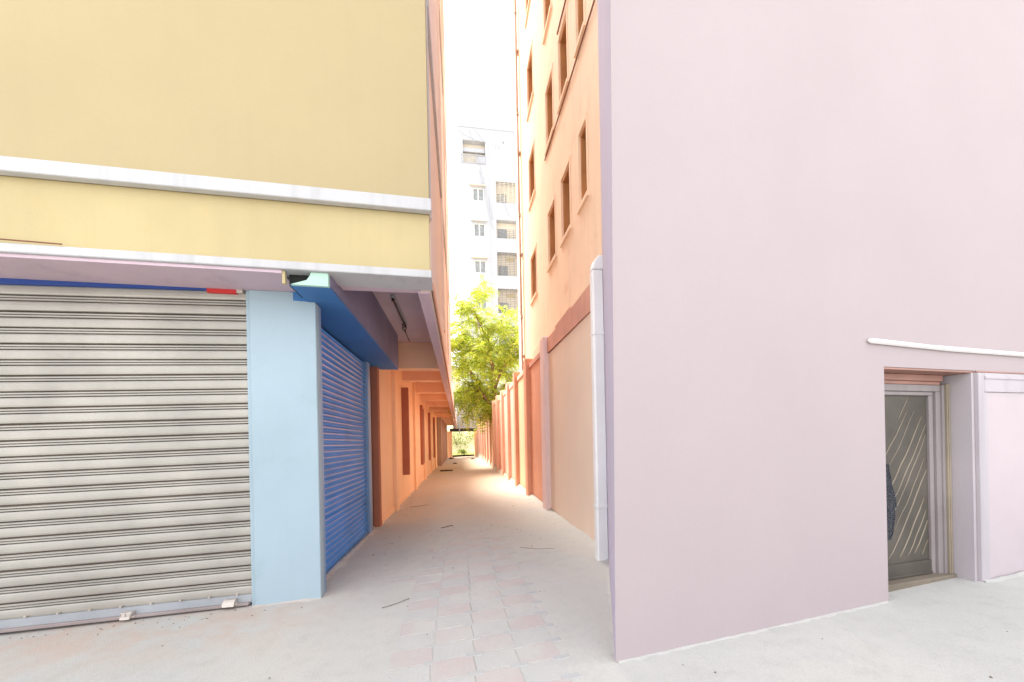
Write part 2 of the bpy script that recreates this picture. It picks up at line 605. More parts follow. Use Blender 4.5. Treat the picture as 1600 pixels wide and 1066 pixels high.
# blue longitudinal beam over the side shutter: cantilevers to the cornice, its end is broken open
b = MB()
b.box(-1.445, 3.40, 2.908, -1.126, 3.74, 2.924)
b.box(-1.245, 3.41, 2.925, -1.127, 3.74, 3.022)
b.box(-1.60, 3.75, 2.91, -1.126, 7.04, 3.003)
b.box(-1.60, 3.75, 3.004, -1.127, 7.038, 3.558)
beam = b.build('blue_beam', M['beam_blue'], LB, bevel=.004)
b = MB()
b.box(-1.1255, 3.42, 2.93, -1.118, 7.03, 3.556)
b.build('beam_face', M['beam_mauve'], LB)
b = MB()
b.add([(-1.255, 3.368, 2.922), (-1.122, 3.372, 2.922), (-1.122, 3.372, 3.024), (-1.262, 3.368, 3.024), (-1.275, 3.368, 2.99), (-1.30, 3.368, 2.955), (-1.43, 3.366, 2.912), (-1.122, 3.372, 2.908),
       (-1.255, 3.41, 2.922), (-1.122, 3.41, 2.922), (-1.122, 3.41, 3.024), (-1.262, 3.41, 3.024), (-1.275, 3.41, 2.99), (-1.30, 3.41, 2.955), (-1.43, 3.41, 2.912), (-1.122, 3.41, 2.908)],
      [(0, 1, 2, 3, 4, 5), (6, 7, 1, 0, 5), (8, 13, 12, 11, 10, 9), (14, 13, 8, 9, 15), (1, 9, 10, 2), (2, 10, 11, 3), (3, 11, 12, 4), (4, 12, 13, 5), (5, 13, 14, 6), (6, 14, 15, 7), (7, 15, 9, 1)])
b.build('beam_end_patch', M['green_cut'], LB)
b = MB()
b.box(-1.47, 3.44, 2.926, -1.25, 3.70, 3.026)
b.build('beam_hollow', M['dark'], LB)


b = MB(LF)
b.tube([(-4.2, -.43, 3.112), (-2.1, -.432, 3.118), (-1.68, -.43, 3.110)], .006, 5)
b.build('loose_rod', M['conduit'], LB)


# ---- front roller shutter
def slat_poly(h):
    """cross-section (v, z) of one curved slat with its rolled seam, bottom to top"""
    front = [(.004, 0), (-.004, .004), (-.008, .020), (-.009, .045), (-.007, .068), (-.002, .079), (.006, .083), (.028, .084), (.028, .0875),
             (.002, .088), (-.007, .092), (-.007, .102), (.002, .1065), (.020, .107), (.020, .1095), (.002, .110), (-.007, .114), (-.007, .124), (.002, .1285), (.026, .129), (.026, .1405)]
    return front


def shutter(parent, tf, u0, u1, z0, z1, v, pitch, matkey, k, drop=0.0, poly=None, shading_wear=None):
    root = bpy.data.objects.new('roller_shutter', None)
    COL.objects.link(root)
    root.parent = parent
    n = int((z1 - z0) / pitch)
    for i in range(n):
        zz = z0 + i * pitch
        jv, jz = random.uniform(-.0025, .0025), random.uniform(-.002, .002)
        pr = [(v + a * k + jv, zz + jz + z * pitch / .141) for a, z in poly]
        back = [(v + .05, zz + pitch - .001), (v + .05, zz)]
        m = MB(tf)
        full = pr + back
        m.add([(u0, p[0], p[1] - drop) for p in full] + [(u1, p[0], p[1]) for p in full],
              [(q, (q + 1) % len(full), (q + 1) % len(full) + len(full), q + len(full)) for q in range(len(full))])
        sl_ = m.build('slat', M[matkey], root)
        if shading_wear and shading_wear[0]:
            sl_.data.materials.append(M[shading_wear[0]])
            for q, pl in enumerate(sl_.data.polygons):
                if pl.index in shading_wear[1]:
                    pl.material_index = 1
    return root


sh = shutter(LB, LF, -3.87, -.63, .085, 3.07, .055, .1415, 'steel', 1.0, drop=.07, poly=slat_poly(.141), shading_wear=('groove', (6, 7, 8, 12, 13, 14, 18, 19, 20)))
sh['label'] = 'grey steel roller shutter, closed'
b = MB(LF)
b.add([(-3.87, .03, -.062), (-.63, .03, .012), (-.63, .10, .012), (-3.87, .10, -.062), (-3.87, .045, .016), (-.63, .045, .086), (-.63, .10, .086), (-3.87, .10, .016)],
      [(0, 3, 2, 1), (4, 5, 6, 7), (0, 1, 5, 4), (1, 2, 6, 5), (2, 3, 7, 6), (3, 0, 4, 7)])
b.build('bottom_plate', M['plate'], sh)
b = MB(LF)
b.add([(-3.87, .0, -.082), (-.64, .0, -.004), (-.64, .06, -.004), (-3.87, .06, -.082), (-3.87, .0, -.052), (-.64, .0, .022), (-.64, .06, .022), (-3.87, .06, -.052)],
      [(0, 3, 2, 1), (4, 5, 6, 7), (0, 1, 5, 4), (1, 2, 6, 5), (2, 3, 7, 6), (3, 0, 4, 7)])
b.build('bottom_rail', M['steel_dark'], sh, bevel=.004)
for u, z, wd in ((-1.62, -.022, .075), (-.80, .008, .10)):
    b = MB(LF)
    b.prism([(-.035, z + .0), (.035, z + .002), (.035, z + .055), (.0, z + .055), (-.022, z + .038)], 0, u - wd / 2, u + wd / 2)
    b.box(u - wd / 2 - .018, -.008, z + .004, u + wd / 2 + .018, .035, z + .018)
    if wd < .09:
        b.tube([(u - .02, -.04, z + .03), (u - .016, -.045, z + .065), (u + .016, -.045, z + .065), (u + .02, -.04, z + .03)], .007, 6)
    b.build('lock_hasp', M['lockm'], sh, bevel=.002)
for i in range(14):
    b = MB(LF)
    u = -.75 - i * .235
    z = .098 - i * .0048
    b.tube([(u, .058, z), (u, .022, z)], .009, 6)
    b.build('rivet', M['lockm'], sh)
b = MB(LF)
b.add([(-3.87, .02, 2.925), (-.95, .02, 2.985), (-.95, .06, 2.985), (-3.87, .06, 2.925), (-3.87, .02, 2.998), (-.95, .02, 2.999), (-.95, .06, 2.999), (-3.87, .06, 2.998)],
      [(0, 3, 2, 1), (4, 5, 6, 7), (0, 1, 5, 4), (1, 2, 6, 5), (2, 3, 7, 6), (3, 0, 4, 7)])
b.build('shutter_hood', M['sign_blue'], LB)
b = MB(LF)
b.box(-.947, .015, 2.962, -.70, .06, 2.999)
b.build('shutter_hood', M['sign_red'], LB, label='red end piece of the shutter hood')
b = MB(LF)
b.box(-.69, .0, 2.965, -.64, .06, 2.999)
b.build('hood_bracket', M['lockm'], LB)

# ---- blue side shutter, facing the passage (u along -Y so the front of the slats faces +X)
SF = lambda u, v, z: (-1.56 - v, -u, z)
poly2 = [(0, 0), (.012, .012), (.020, .040), (.016, .070), (.004, .078), (-.012, .100), (-.012, .128), (0, .141)]
sh2 = shutter(LB, SF, -6.30, -3.95, .0, 2.92, 0, .0735, 'blue_steel', 1.0, poly=poly2, shading_wear=('lilac_steel', (2,)))
sh2['label'] = 'blue steel roller shutter, closed, facing the passage'
b = MB()
b.box(-1.60, 3.95, -.02, -1.535, 6.30, .03)
b.build('bottom_rail', M['blue_post'], sh2)
b = MB()
b.box(-1.68, 6.32, -.03, -1.51, 6.50, 2.905)
b.build('shutter_post', M['blue_post'], LB, bevel=.008)
b = MB()
b.box(-1.70, 6.305, .0, -1.66, 6.32, 2.9)
b.build('shutter_guide', M['pipe_white'], LB)
b = MB()
b.tube([(-1.6, 6.31, 1.13), (-1.6, 6.25, 1.13)], .03, 10)
b.build('guide_knob', M['blue_post'], LB)
b = MB(LF)
b.box(-.02, .10, -.06, -.001, .16, 2.905)
b.build('shutter_guide', M['blue_post'], LB)
b = MB()
b.box(-1.76, 3.86, -.1, -1.58, 4.0, 2.905)
b.build('pillar_return', M['blue'], LB)

# ---- orange passage wall
b = MB()
b.box(-1.75, 6.80, -.03, -1.56, 6.90, 3.5)
b.build('door_jamb', M['brick_red'], LB)
b = MB()
b.box(-1.75, 6.90, -.03, -1.46, 23.9, 3.555)
b.build('passage_wall', M['orange'], LB)
b = MB()
b.box(-1.56, 6.78, -.03, -1.452, 6.93, 3.02)
b.build('wall_corner', M['brick_red'], LB)
for y in (8.20, 11.8, 15.0, 18.2, 21.4):
    b = MB()
    b.box(-1.50, y, -.02, -1.385, y + .32, 3.556)
    b.build('wall_pilaster', M['orange'], LB, bevel=.01)
for i, y in enumerate((9.55, 13.9, 17.4, 20.6)):
    b = MB()
    b.box(-1.47, y, .70, -1.29 if i == 0 else -1.36, y + .10, 2.96)
    b.build('window_fin', M['brick_red'], LB, bevel=.006)
    b = MB()
    b.box(-1.47, y + .102, .72, -1.42, y + 1.1, 2.9)
    b.build('window_shutter', M['brown'], LB, bevel=.006)
b = MB()
b.box(-1.75, 23.95, -.02, -1.16, 24.5, 3.556)
b.build('passage_pier', M['grey_post'], LB, bevel=.01)
b = MB()
b.box(-1.75, 24.5, -.02, -1.20, 36.2, 3.556)
b.build('passage_wall', M['brown'], LB)
b = MB()
b.box(-1.47, 6.94, .0, -1.44, 23.9, .10)
b.build('wall_skirting', M['orange'], LB)
for y, z in ((7.0, 7.9), (8.5, 10.2)):
    b = MB()
    b.tube([(XE - .05, y + 5.1, z), (XE + .22, y + 5.12, z - .01)], .012, 6)
    b.build('iron_rod', M['rail'], LB)

# ------------------------------------------------------------------ ceiling lamps (unlit)
tl = thing('tube_light', 'unlit batten tube lamp with dangling wire on the mauve passage ceiling', 'lamp', (-.87, 5.7, 3.56), 'tube lamps on the passage ceiling')
b = MB()
b.box(-.895, 5.10, 3.515, -.845, 6.30, 3.558)
b.build('batten', M['rail'], tl, bevel=.004)
b = MB()
b.tube([(-.87, 5.16, 3.495), (-.87, 6.24, 3.495)], .014, 8)
b.build('tube', M['wire'], tl)
for y in (5.12, 6.25):
    b = MB()
    b.box(-.888, y, 3.475, -.852, y + .03, 3.516)
    b.build('tube_holder', M['wire'], tl)
b = MB()
b.tube([(-.93, 6.30, 3.545), (-.95, 7.4, 3.55)], .008, 6)
b.build('conduit', M['wire'], tl)
b = MB()
b.tube([(-.87, 6.1, 3.5), (-.90, 6.12, 3.40), (-.86, 6.16, 3.36), (-.83, 6.1, 3.42), (-.86, 6.08, 3.5)], .008, 6)
b.build('loose_wire', M['wire'], tl)
tl2 = thing('tube_light', 'small white tube lamp glinting on the bounce-lit passage ceiling further in', 'lamp', (-1.1, 10.6, 3.56), 'tube lamps on the passage ceiling')
b = MB()
b.box(-1.11, 10.3, 3.50, -1.05, 11.3, 3.558)
b.build('batten', M['tube'], tl2, bevel=.004)
b = MB()
b.tube([(-1.08, 10.32, 3.47), (-1.08, 11.28, 3.47)], .015, 8)
b.build('tube', M['tube'], tl2)

# ------------------------------------------------------------------ pink building on the right
PB = thing('pink_building', 'pale pink painted corner building with a recessed shop door', 'building', (.976, 2.182, 0))
PH = 11.0
U0, U1, ZL = 2.456, 3.585, 2.05
b = MB(PF)
dz = .0
b.tf = lambda u, v, z: PF(u + (.0135 * z - .036 if u < .1 else 0), v, z)
holed(b, [(U0, U1, -.3, ZL)], .022, 12, -.3, PH, 0, .20)
A0, A1 = PF(.022 - .036 - .0135 * .3, 0, -.3), PF(.022 - .036 + .0135 * PH, 0, PH)
B = (1.80, 4.235)
E = PF(12, 0, 0)
b.tf = None
b.add([(E[0], E[1], -.3), (E[0] - .3, 7, -.3), (E[0] - .3, 7, PH), (E[0], E[1], PH)], [(0, 1, 2, 3)])
b.add([(A1[0], A1[1], PH), (E[0], E[1], PH), (E[0] - .3, 7, PH), (2.6, 7, PH), (2.6, 4.44, PH), (1.95, 4.44, PH), (B[0], B[1], PH)], [(0, 1, 2, 3, 4, 5, 6)])
b.build('wall', M['pink'], PB)
b = MB()
b.add([(A0[0], A0[1], -.3), (B[0], B[1], -.3), (B[0], B[1], PH), (A1[0], A1[1], PH)], [(0, 1, 2, 3)])
b.add([(B[0], B[1], -.3), (1.95, 4.44, -.3), (1.95, 4.44, PH), (B[0], B[1], PH)], [(0, 1, 2, 3)])
b.build('side_wall', M['lavender'], PB)
# white ledge over the door
b = MB(PF)
b.prism([(2.255, 2.252), (2.275, 2.228), (3.2, 2.203), (4.4, 2.196), (6.5, 2.19), (6.5, 2.228), (4.4, 2.234), (3.0, 2.246), (2.29, 2.268)], 1, -.03, .0)
led = b.build('door_ledge', M['ledge'], PB, bevel=.012)
# door recess
b = MB(PF)
b.box(U0, .005, ZL - .018, U1, .20, ZL - .002)
b.build('lintel_board', M['lintel_wood'], PB)
b = MB(PF)
b.box(U0, .135, ZL - .075, U1 - .13, .20, ZL - .02)
b.box(U0, .155, ZL - .105, U1 - .13, .20, ZL - .076)
b.build('lintel_moulding', M['lintel_wood'], PB, bevel=.004)
dr = bpy.data.objects.new('door', None)
COL.objects.link(dr)
dr.parent = PB
gd = .165
DR = 3.645 - .16
b = MB(PF)      # frame: head and right stile, stepped
b.box(U0, .165, 1.885, DR, .235, 1.945)
b.box(U0, .182, 1.850, DR - .075, .24, 1.884)
b.box(DR - .07, .165, .10, DR, .235, 1.884)
b.box(DR - .125, .185, .10, DR - .073, .24, 1.849)
b.box(DR - .012, .150, .10, DR + .018, .235, 1.945)
b.build('frame', M['door_frame'], dr, bevel=.004)
b = MB(PF)
b.box(DR + .022, .135, .09, DR + .062, .20, 1.955)
b.box(DR + .032, .128, .09, DR + .05, .136, 1.95)
b.build('edge_strip', M['brass'], dr, bevel=.004)
b = MB(PF)
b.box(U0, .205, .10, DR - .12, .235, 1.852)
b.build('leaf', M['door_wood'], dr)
b = MB(PF)
b.box(U0, .185, .21, DR - .126, .206, .335)
b.box(U0, .178, .21, DR - .126, .19, .232)
b.build('bottom_rail', M['door_wood'], dr, bevel=.004)
b = MB(PF)
b.box(U0, .11, .02, DR + .06, .24, .205)
b.build('threshold', M['sill_dirt'], dr, bevel=.006)
b = MB(PF)      # dark strip painted in as the shadow gap along the left hinge side
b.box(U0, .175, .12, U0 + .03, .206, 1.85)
b.build('hinge_shadow_strip', M['wire'], dr)
# pale diagonal mouldings on the leaf, slightly crooked
uR, uL = DR - .14, U0 + .25
rs = random.Random(11)
for i in range(15):
    zr = 2.55 - i * .155 + rs.uniform(-.035, .035)
    L = rs.uniform(.45, 1.0)
    j0 = rs.uniform(0, .12) if i % 3 else 0
    pts = []
    for q in range(9):
        f = j0 + q / 8 * L * (1 - j0)
        u = uR - (uR - uL) * f
        z = zr - .93 * f + rs.uniform(-.012, .012) - .05 * math.sin(f * 3)
        if .36 < z < 1.84:
            pts.append((u, .204, z))
    if len(pts) < 2:
        continue
    m = MB(PF)
    wds = .003 + .0045 * rs.random()
    m.tube([PF(*p) for p in pts], [wds * (.5 + .5 * math.sin(math.pi * (k + .7) / (len(pts) + .4))) for k in range(len(pts))], 6) if False else None
    m.tf = None
    m.tube([PF(*p) for p in pts], [wds * (.5 + .5 * math.sin(math.pi * (k + .7) / (len(pts) + .4))) for k in range(len(pts))], 6)
    m.build('diagonal_strip', M['strip'], dr, smooth=True)
# right-hand reveal board and the boarded panel beside the door
b = MB(PF)
b.box(DR + .064, .004, .06, U1 - .002, .20, ZL - .02)
b.build('reveal_board', M['jamb'], PB)
b = MB(PF)
b.box(U1 + .004, -.022, .10, U1 + .085, .02, ZL - .02)
b.box(U1 + .085, -.022, ZL - .19, 6.2, .02, ZL - .02)
b.box(U1 + .085, -.030, ZL - .075, 6.2, .02, ZL - .045)
b.box(U1 + .085, -.018, .12, U1 + .135, .02, ZL - .192)
b.build('panel_frame', M['jamb'], PB, bevel=.004)
b = MB(PF)
b.box(U1 + .135, -.010, .12, 6.2, .02, ZL - .192)
b.build('side_panel', M['jamb_panel'], PB)
b = MB(PF)
b.box(U1 + .0, -.012, ZL - .014, 6.2, .002, ZL - .002)
b.build('panel_joint', M['lintel_wood'], PB)

# dark speckled sheet standing in for a blurred leftover left of the door
m, t, bs = new_mat('speckled_dark_blue')
pos = nd(t, 'ShaderNodeNewGeometry').outputs['Position']
vv = nd(t, 'ShaderNodeTexVoronoi', Scale=130.0)
t.links.new(pos, vv.inputs['Vector'])
t.links.new(mixrgb(t, ramp(t, vv.outputs['Distance'], .25, .5), (.12, .125, .135), (.03, .032, .042)), bs.inputs['Base Color'])
bs.inputs['Roughness'].default_value = .95
b = MB(PF)
n, vs, fs = 9, [], []
prof = [(1.24, .0), (1.18, .005), (1.12, .03), (1.05, .04), (.97, .07), (.90, .08), (.86, .085), (.85, .06), (.77, .06), (.70, .04), (.64, .03), (.58, .0)]
for (z, wv) in prof:
    for k in range(n):
        u = U0 + .28 + .0 - .02 + (wv + .03) * k / (n - 1)
        vs.append((u - .0, .150 + .012 * math.sin(k * 1.9 + z * 3), z))
for j in range(len(prof) - 1):
    for k in range(n - 1):
        fs.append((j * n + k, j * n + k + 1, (j + 1) * n + k + 1, (j + 1) * n + k))
vs2 = [(u, v + .012, z) for u, v, z in vs]
b.add(vs + vs2, fs + [tuple(i + len(vs) for i in reversed(f)) for f in fs])
cl = b.build('speckled_shape', m, smooth=True)
tag(cl, 'dark blue speckled shape at left edge of the recessed door', 'remnant')

# ------------------------------------------------------------------ white drain pipe on the corner
dp = thing('drain_pipe', 'thick white plastic drain pipe standing between the pink corner and cream wall panel', 'pipe', (1.62, 4.05, .09))
prev = .06
for z in (.72, 2.75, 3.50):
    b = MB()
    b.box(1.572, 3.995, prev, 1.712, 4.10, z - .002)
    b.build('pipe_length', M['pipe_white'], dp, bevel=.018)
    if z < 3.4:
        b = MB()
        b.box(1.566, 3.989, z - .03, 1.714, 4.106, z + .03)
        b.build('coupling', M['pipe_white'], dp, bevel=.016)
    prev = z
b = MB()
b.prism([(1.575, 3.502), (1.712, 3.502), (1.725, 3.66), (1.665, 3.68), (1.60, 3.60)], 1, 3.998, 4.10)
b.build('top_elbow', M['pipe_white'], dp, bevel=.012)

# ------------------------------------------------------------------ passage boundary wall on the right
BW = thing('boundary_wall', 'tall orange rendered boundary wall with projecting posts along the right side of the passage', 'wall', (1.8, 4.4, 0))
XB = 1.80
b = MB()
b.box(XB, 4.245, 0, XB + .16, 7.02, 3.24)
b.build('wall_panel', M['cream'], BW, label='wide cream panel nearest the street')
b = MB()
b.prism([(4.22, 3.24), (7.02, 3.27), (7.02, 3.56), (6.4, 3.545), (6.38, 3.60), (5.5, 3.63), (5.46, 3.58), (4.22, 3.62)], 0, XB - .022, XB + .16)
b.build('coping', M['coping'], BW)
b = MB()
b.box(XB + .08, 4.22, 3.55, XB + .15, 9.0, 3.75)
b.build('wall_footing', M['peach'], BW)
posts = [7.02, 8.95, 10.85, 12.6, 14.4, 16.3, 18.3, 20.4, 22.6, 24.9, 27.3, 29.8, 32.4, 35.0]
pcol = ['terra', 'lightpeach', 'salmon', 'salmon', 'terra', 'salmon', 'lightpeach', 'salmon', 'salmon', 'terra', 'salmon', 'salmon', 'terra', 'salmon']
for i, y in enumerate(posts):
    b = MB()
    topz = 3.62 + random.uniform(-.03, .03)
    b.box(XB - .10, y, .0, XB + .12, y + .34, topz)
    b.build('wall_post', M['first_post' if i == 0 else 'salmon' if i in (3, 6, 9) else ('terra' if i in (2, 1) else 'salmon')], BW, bevel=.02)
    y1 = posts[i + 1] if i + 1 < len(posts) else 36.4
    b = MB()
    b.box(XB, y + .34, 0, XB + .12, y1, 3.34)
    b.build('wall_panel', M[pcol[i]], BW)
    b = MB()
    b.box(XB - .03, y + .341, 3.34, XB + .14, y1 - .001, 3.46 + .02 * (i % 3))
    b.build('coping', M['coping' if i < 1 else 'salmon'], BW, bevel=.01)

# ------------------------------------------------------------------ orange apartment block above the boundary wall
OB = thing('apartment_block', 'peach orange apartment block with small dark windows rising above the right boundary wall', 'building', (2.0, 4.5, 0))
OF = lambda u, v, z: (1.95 + v, u, z)
wins = []
for zc, hh in ((5.72, .56), (8.25, .60), (10.65, .62), (13.1, .6)):
    for yc, hw in ((5.25, .17), (6.15, .25), (7.12, .27), (8.92, .33), (10.86, .12)):
        wins.append((yc - hw, yc + hw, zc - hh, zc + hh))
OY1, OH = 11.35, 17.0
b = MB(OF)
holed(b, wins, 4.42, OY1, 0, OH, 0, .26)
b.tf = None
b.add([(1.95, OY1, 0), (12, OY1, 0), (12, OY1, OH), (1.95, OY1, OH)], [(0, 1, 2, 3)])
b.add([(1.95, 4.45, 0), (12, 4.45, 0), (12, 4.45, OH), (1.95, 4.45, OH)], [(0, 1, 2, 3)])
b.add([(1.95, 4.45, OH), (12, 4.45, OH), (12, OY1, OH), (1.95, OY1, OH)], [(0, 1, 2, 3)])
b.add([(12, 4.45, 0), (12, OY1, 0), (12, OY1, OH), (12, 4.45, OH)], [(0, 1, 2, 3)])
b.build('wall', M['peach'], OB)
for k, (a, c, z0, z1) in enumerate(wins):
    b = MB(OF)
    t_ = .04
    b.box(a, .03, z0, a + t_, .25, z1)
    b.box(c - t_, .03, z0, c, .25, z1)
    b.box(a + t_, .03, z0, c - t_, .25, z0 + t_)
    b.box(a + t_, .03, z1 - t_, c - t_, .25, z1)
    zm = z0 + (z1 - z0) * .62
    b.box(a + t_, .18, zm - .02, c - t_, .24, zm + .02)
    wf = b.build('window', M['wood'], OB)
    b = MB(OF)
    b.box(a, .235, z0, c, .30, z1)
    b.build('pane', M['pane'], wf)
    b = MB(OF)
    b.box(a - .06, -.035, z0 - .07, c + .06, .02, z0 - .002)
    b.build('sill', M['peach'], wf)
    b = MB(OF)
    b.box(a - .045, -.010, z0, a - .002, .01, z1 + .05)
    b.box(c + .002, -.010, z0, c + .045, .01, z1 + .05)
    b.box(a - .002, -.010, z1 + .002, c + .002, .01, z1 + .05)
    b.build('surround', M['peach'], wf)
    if k % 5 == 3 and k < 5:
        b = MB(OF)
        for q in range(1, 7):
            u = a + (c - a) * q / 7
            b.box(u - .006, .06, z0, u + .006, .075, z1)
        for q in range(1, 13):
            z = z0 + (z1 - z0) * q / 13
            b.box(a, .062, z - .006, c, .073, z + .006)
        b.build('grille', M['wood'], wf)
b = MB(OF)
b.tube([OF(4.50, -.02, 7.49), OF(6.0, -.02, 7.47), OF(7.5, -.02, 7.50)], .018, 6) if False else None
b.tf = None
b.tube([(1.93, 4.46, 7.47), (1.93, 5.9, 7.48), (1.93, 7.5, 7.53)], .012, 6)
b.build('wall_conduit', M['conduit'], OB)
b = MB()
b.tube([(1.93, 5.2, 8.95), (1.93, 6.4, 9.0)], .014, 6)
b.build('wall_conduit', M['conduit'], OB)

op = thing('drain_pipe', 'thin brown grey drain pipe running down the far corner of the orange apartment block', 'pipe', (1.87, 10.45, 3.5))
prev = 3.5
for z in (5.2, 8.2, 11.2, 14.2, 17.0):
    b = MB()
    b.tube([(1.87, 10.45, prev), (1.87, 10.45, z)], .05, 10)
    b.build('pipe_length', M['pipe_brown'], op, smooth=True)
    b = MB()
    b.tube([(1.87, 10.45, z - .06), (1.87, 10.45, z + .06)], .062, 10)
    b.build('coupling', M['pipe_brown'], op, smooth=True)
    b = MB()
    b.box(1.86, 10.38, z - 1.2, 1.948, 10.52, z - 1.15)
    b.build('bracket', M['pipe_brown'], op)
    prev = z

# ------------------------------------------------------------------ far end: low building bridging the passage
BR = thing('link_building', 'low grey concrete link building bridging the far end of the passage', 'building', (.5, 36.6, 0))
b = MB()
b.box(-.12, 36.6, 2.95, 2.6, 38.0, 7.2)
b.build('wall', M['bridge'], BR)
b = MB()
b.box(-.95, 36.62, 2.66, 2.6, 37.6, 2.949)
b.build('lintel', M['bridge_dark'], BR)
b = MB()
b.box(-1.2, 36.45, 0, -.74, 37.6, 2.66)
b.build('jamb', M['orange'], BR)
b = MB()
b.box(1.50, 36.45, 0, 2.0, 37.6, 2.66)
b.build('jamb', M['orange'], BR)
b = MB()
b.box(-.62, 36.4, 2.95, -.13, 37.9, 6.9)
b.build('corner_column', M['tower'], BR, bevel=.03)
b = MB()
b.box(-.128, 36.9, 4.9, -.02, 37.0, 6.6)
b.build('dark_slot', M['dark'], BR)
b = MB()
b.box(-.5, 36.5, 6.9, .2, 37.9, 9.0)
b.build('roof_block', M['tower_in'], BR)
pr = thing('pipe_railing', 'thin grey pipe railing fixed across the front of the low link building', 'railing', (.1, 36.3, 3.0))
b = MB()
b.tube([(.02, 36.34, 2.4), (.02, 36.34, 6.0)], .05, 8)
b.build('post', M['rail'], pr)
for z in (4.05, 5.35):
    b = MB()
    b.tube([(-.55, 36.3, z + .02), (1.7, 36.3, z)], .045, 8)
    b.build('rail', M['rail'], pr)

# ------------------------------------------------------------------ white apartment tower
TW_ = thing('apartment_tower', 'tall white apartment tower with balconies and grilled openings behind the tree', 'building', (5.5, 60, 0))
TY = 60.0
K = TY / 37.0
TF = lambda u, v, z: (u * K, TY + v, 1.5 + (z - 1.5) * K)
op_ = [(.93, 3.22, 30.2, 32.6)]                                   # top balcony
for zb, zt in ((26.4, 28.6), (22.7, 24.6), (18.8, 21.25), (14.9, 17.45), (11.2, 13.6)):
    op_.append((4.25, 6.9, zb, zt))
sw = [(1.85, 2.98, 26.45, 27.75), (1.90, 3.05, 22.75, 24.1), (1.90, 3.08, 18.98, 20.3), (1.90, 3.08, 15.2, 16.6), (1.9, 3.08, 11.4, 12.8), (4.22, 4.72, 31.98, 32.3)]
b = MB(TF)
holed(b, op_ + sw, .42, 9.0, -1.4, 33.9, 0, .9)
b.tf = None
x0, x1, zt = .42 * K, 9.0 * K, 1.5 + 32.4 * K
b.add([(x0, TY, -1.4), (x0, TY + 8, -1.4), (x0, TY + 8, zt), (x0, TY, zt)], [(0, 1, 2, 3)])
b.add([(x1, TY, -1.4), (x1, TY + 8, -1.4), (x1, TY + 8, zt), (x1, TY, zt)], [(0, 1, 2, 3)])
b.add([(x0, TY, zt), (x1, TY, zt), (x1, TY + 8, zt), (x0, TY + 8, zt)], [(0, 1, 2, 3)])
b.add([(x0, TY + 8, -1.4), (x1, TY + 8, -1.4), (x1, TY + 8, zt), (x0, TY + 8, zt)], [(0, 1, 2, 3)])
b.build('wall', M['tower'], TW_)
for a, c, z0, z1 in op_:
    b = MB(TF)
    b.box(a, .9, z0, c, 1.0, z1)
    b.build('balcony_back_wall', M['tower_in'], TW_)
b = MB(TF)
b.box(3.58, -.06, -1, 3.72, .0, 33.6)
b.build('downpipe', M['tower'], TW_)
b = MB(TF)
b.box(.35, -.1, 33.9, 9.1, .3, 34.05)
b.build('parapet_cap', M['tower'], TW_)
# top balcony: rail, post and inner beam
b = MB(TF)
b.box(.75, -.08, 31.02, 3.25, .02, 31.10)
b.box(.75, -.08, 30.2, 3.25, .02, 30.28)
for q in range(11):
    u = .78 + q * .245
    b.box(u - .02, -.06, 30.2, u + .02, -.02, 31.05)
b.build('balcony_rail', M['rail'], TW_)
b = MB(TF)
b.box(.95, .4, 31.6, 3.2, .6, 32.0)
b.build('balcony_beam', M['tower'], TW_)
b = MB(TF)
b.box(2.3, -.12, 30.25, 3.2, -.02, 30.95)
b.build('balcony_screen', M['rail'], TW_)
for i, (a, c, z0, z1) in enumerate(sw):
    b = MB(TF)
    t_ = .07
    um = (a + c) / 2
    b.box(a, .12, z0, a + t_, .25, z1)
    b.box(c - t_, .12, z0, c, .25, z1)
    b.box(a, .121, z0, c, .25, z0 + t_)
    b.box(a, .121, z1 - t_, c, .25, z1)
    b.box(um - .05, .119, z0, um + .05, .25, z1)
    wf = b.build('window', M['twin_frame'], TW_)
    b = MB(TF)
    b.box(a, .2, z0, c, .3, z1)
    b.build('pane', M['twin_pane'], wf)
    if i < 5:
        b = MB(TF)
        b.prism([(-.42, z1 + .12), (.02, z1 + .18), (.02, z1 + .34), (-.42, z1 + .20)], 0, a - .25, c + .2)
        b.build('sunshade', M['bridge' if i == 1 else 'tower_in'], wf)
for i, (a, c, z0, z1) in enumerate(op_[1:]):
    b = MB(TF)
    full = i != 1
    top = z1 if full else z0 + .95
    n = 14 if full else 5
    for q in range(n + 1):
        z = z0 + (top - z0) * q / n
        b.box(a, .04, z - .018, c, .07, z + .018)
    for q in range(7):
        u = a + (c - a) * q / 6
        b.box(u - .02, .035, z0, u + .02, .075, top)
    b.build('grille' if full else 'balcony_rail', M['grille' if i != 0 else 'tower_in'], TW_)
    b = MB(TF)
    b.box(a + .2, .80, z0, a + 1.15, .895, z0 + 1.25)
    b.build('balcony_door', M['twin_pane'], TW_)
    b = MB(TF)
    b.box(a + 1.0, .84, z1 - .65, a + 1.9, .895, z1 - .32)
    b.build('balcony_lamp_panel', M['tower_in' if i < 2 else 'yellow2'], TW_)
b = MB(TF)
b.tube([TF(5.12, -.02, 32.1), TF(5.12, .02, 32.1)], .12, 10) if False else None
b.tf = None
b.tube([(5.12 * K, TY - .06, 32.1 * K), (5.12 * K, TY + .02, 32.1 * K)], .13, 10)
b.build('vent', M['grille'], TW_)
# low pale house left of the tower, far behind
fh = thing('far_house', 'pale overexposed low house far behind, left of the white tower', 'building', (-3, 86, 0))
b = MB()
b.box(-10, 86, 0, .2, 95, 19.0)
b.build('wall', M['tower'], fh)
b = MB()
b.box(-10.2, 85.8, 19.0, .4, 95, 19.5)
b.build('roof_slab', M['tower'], fh)

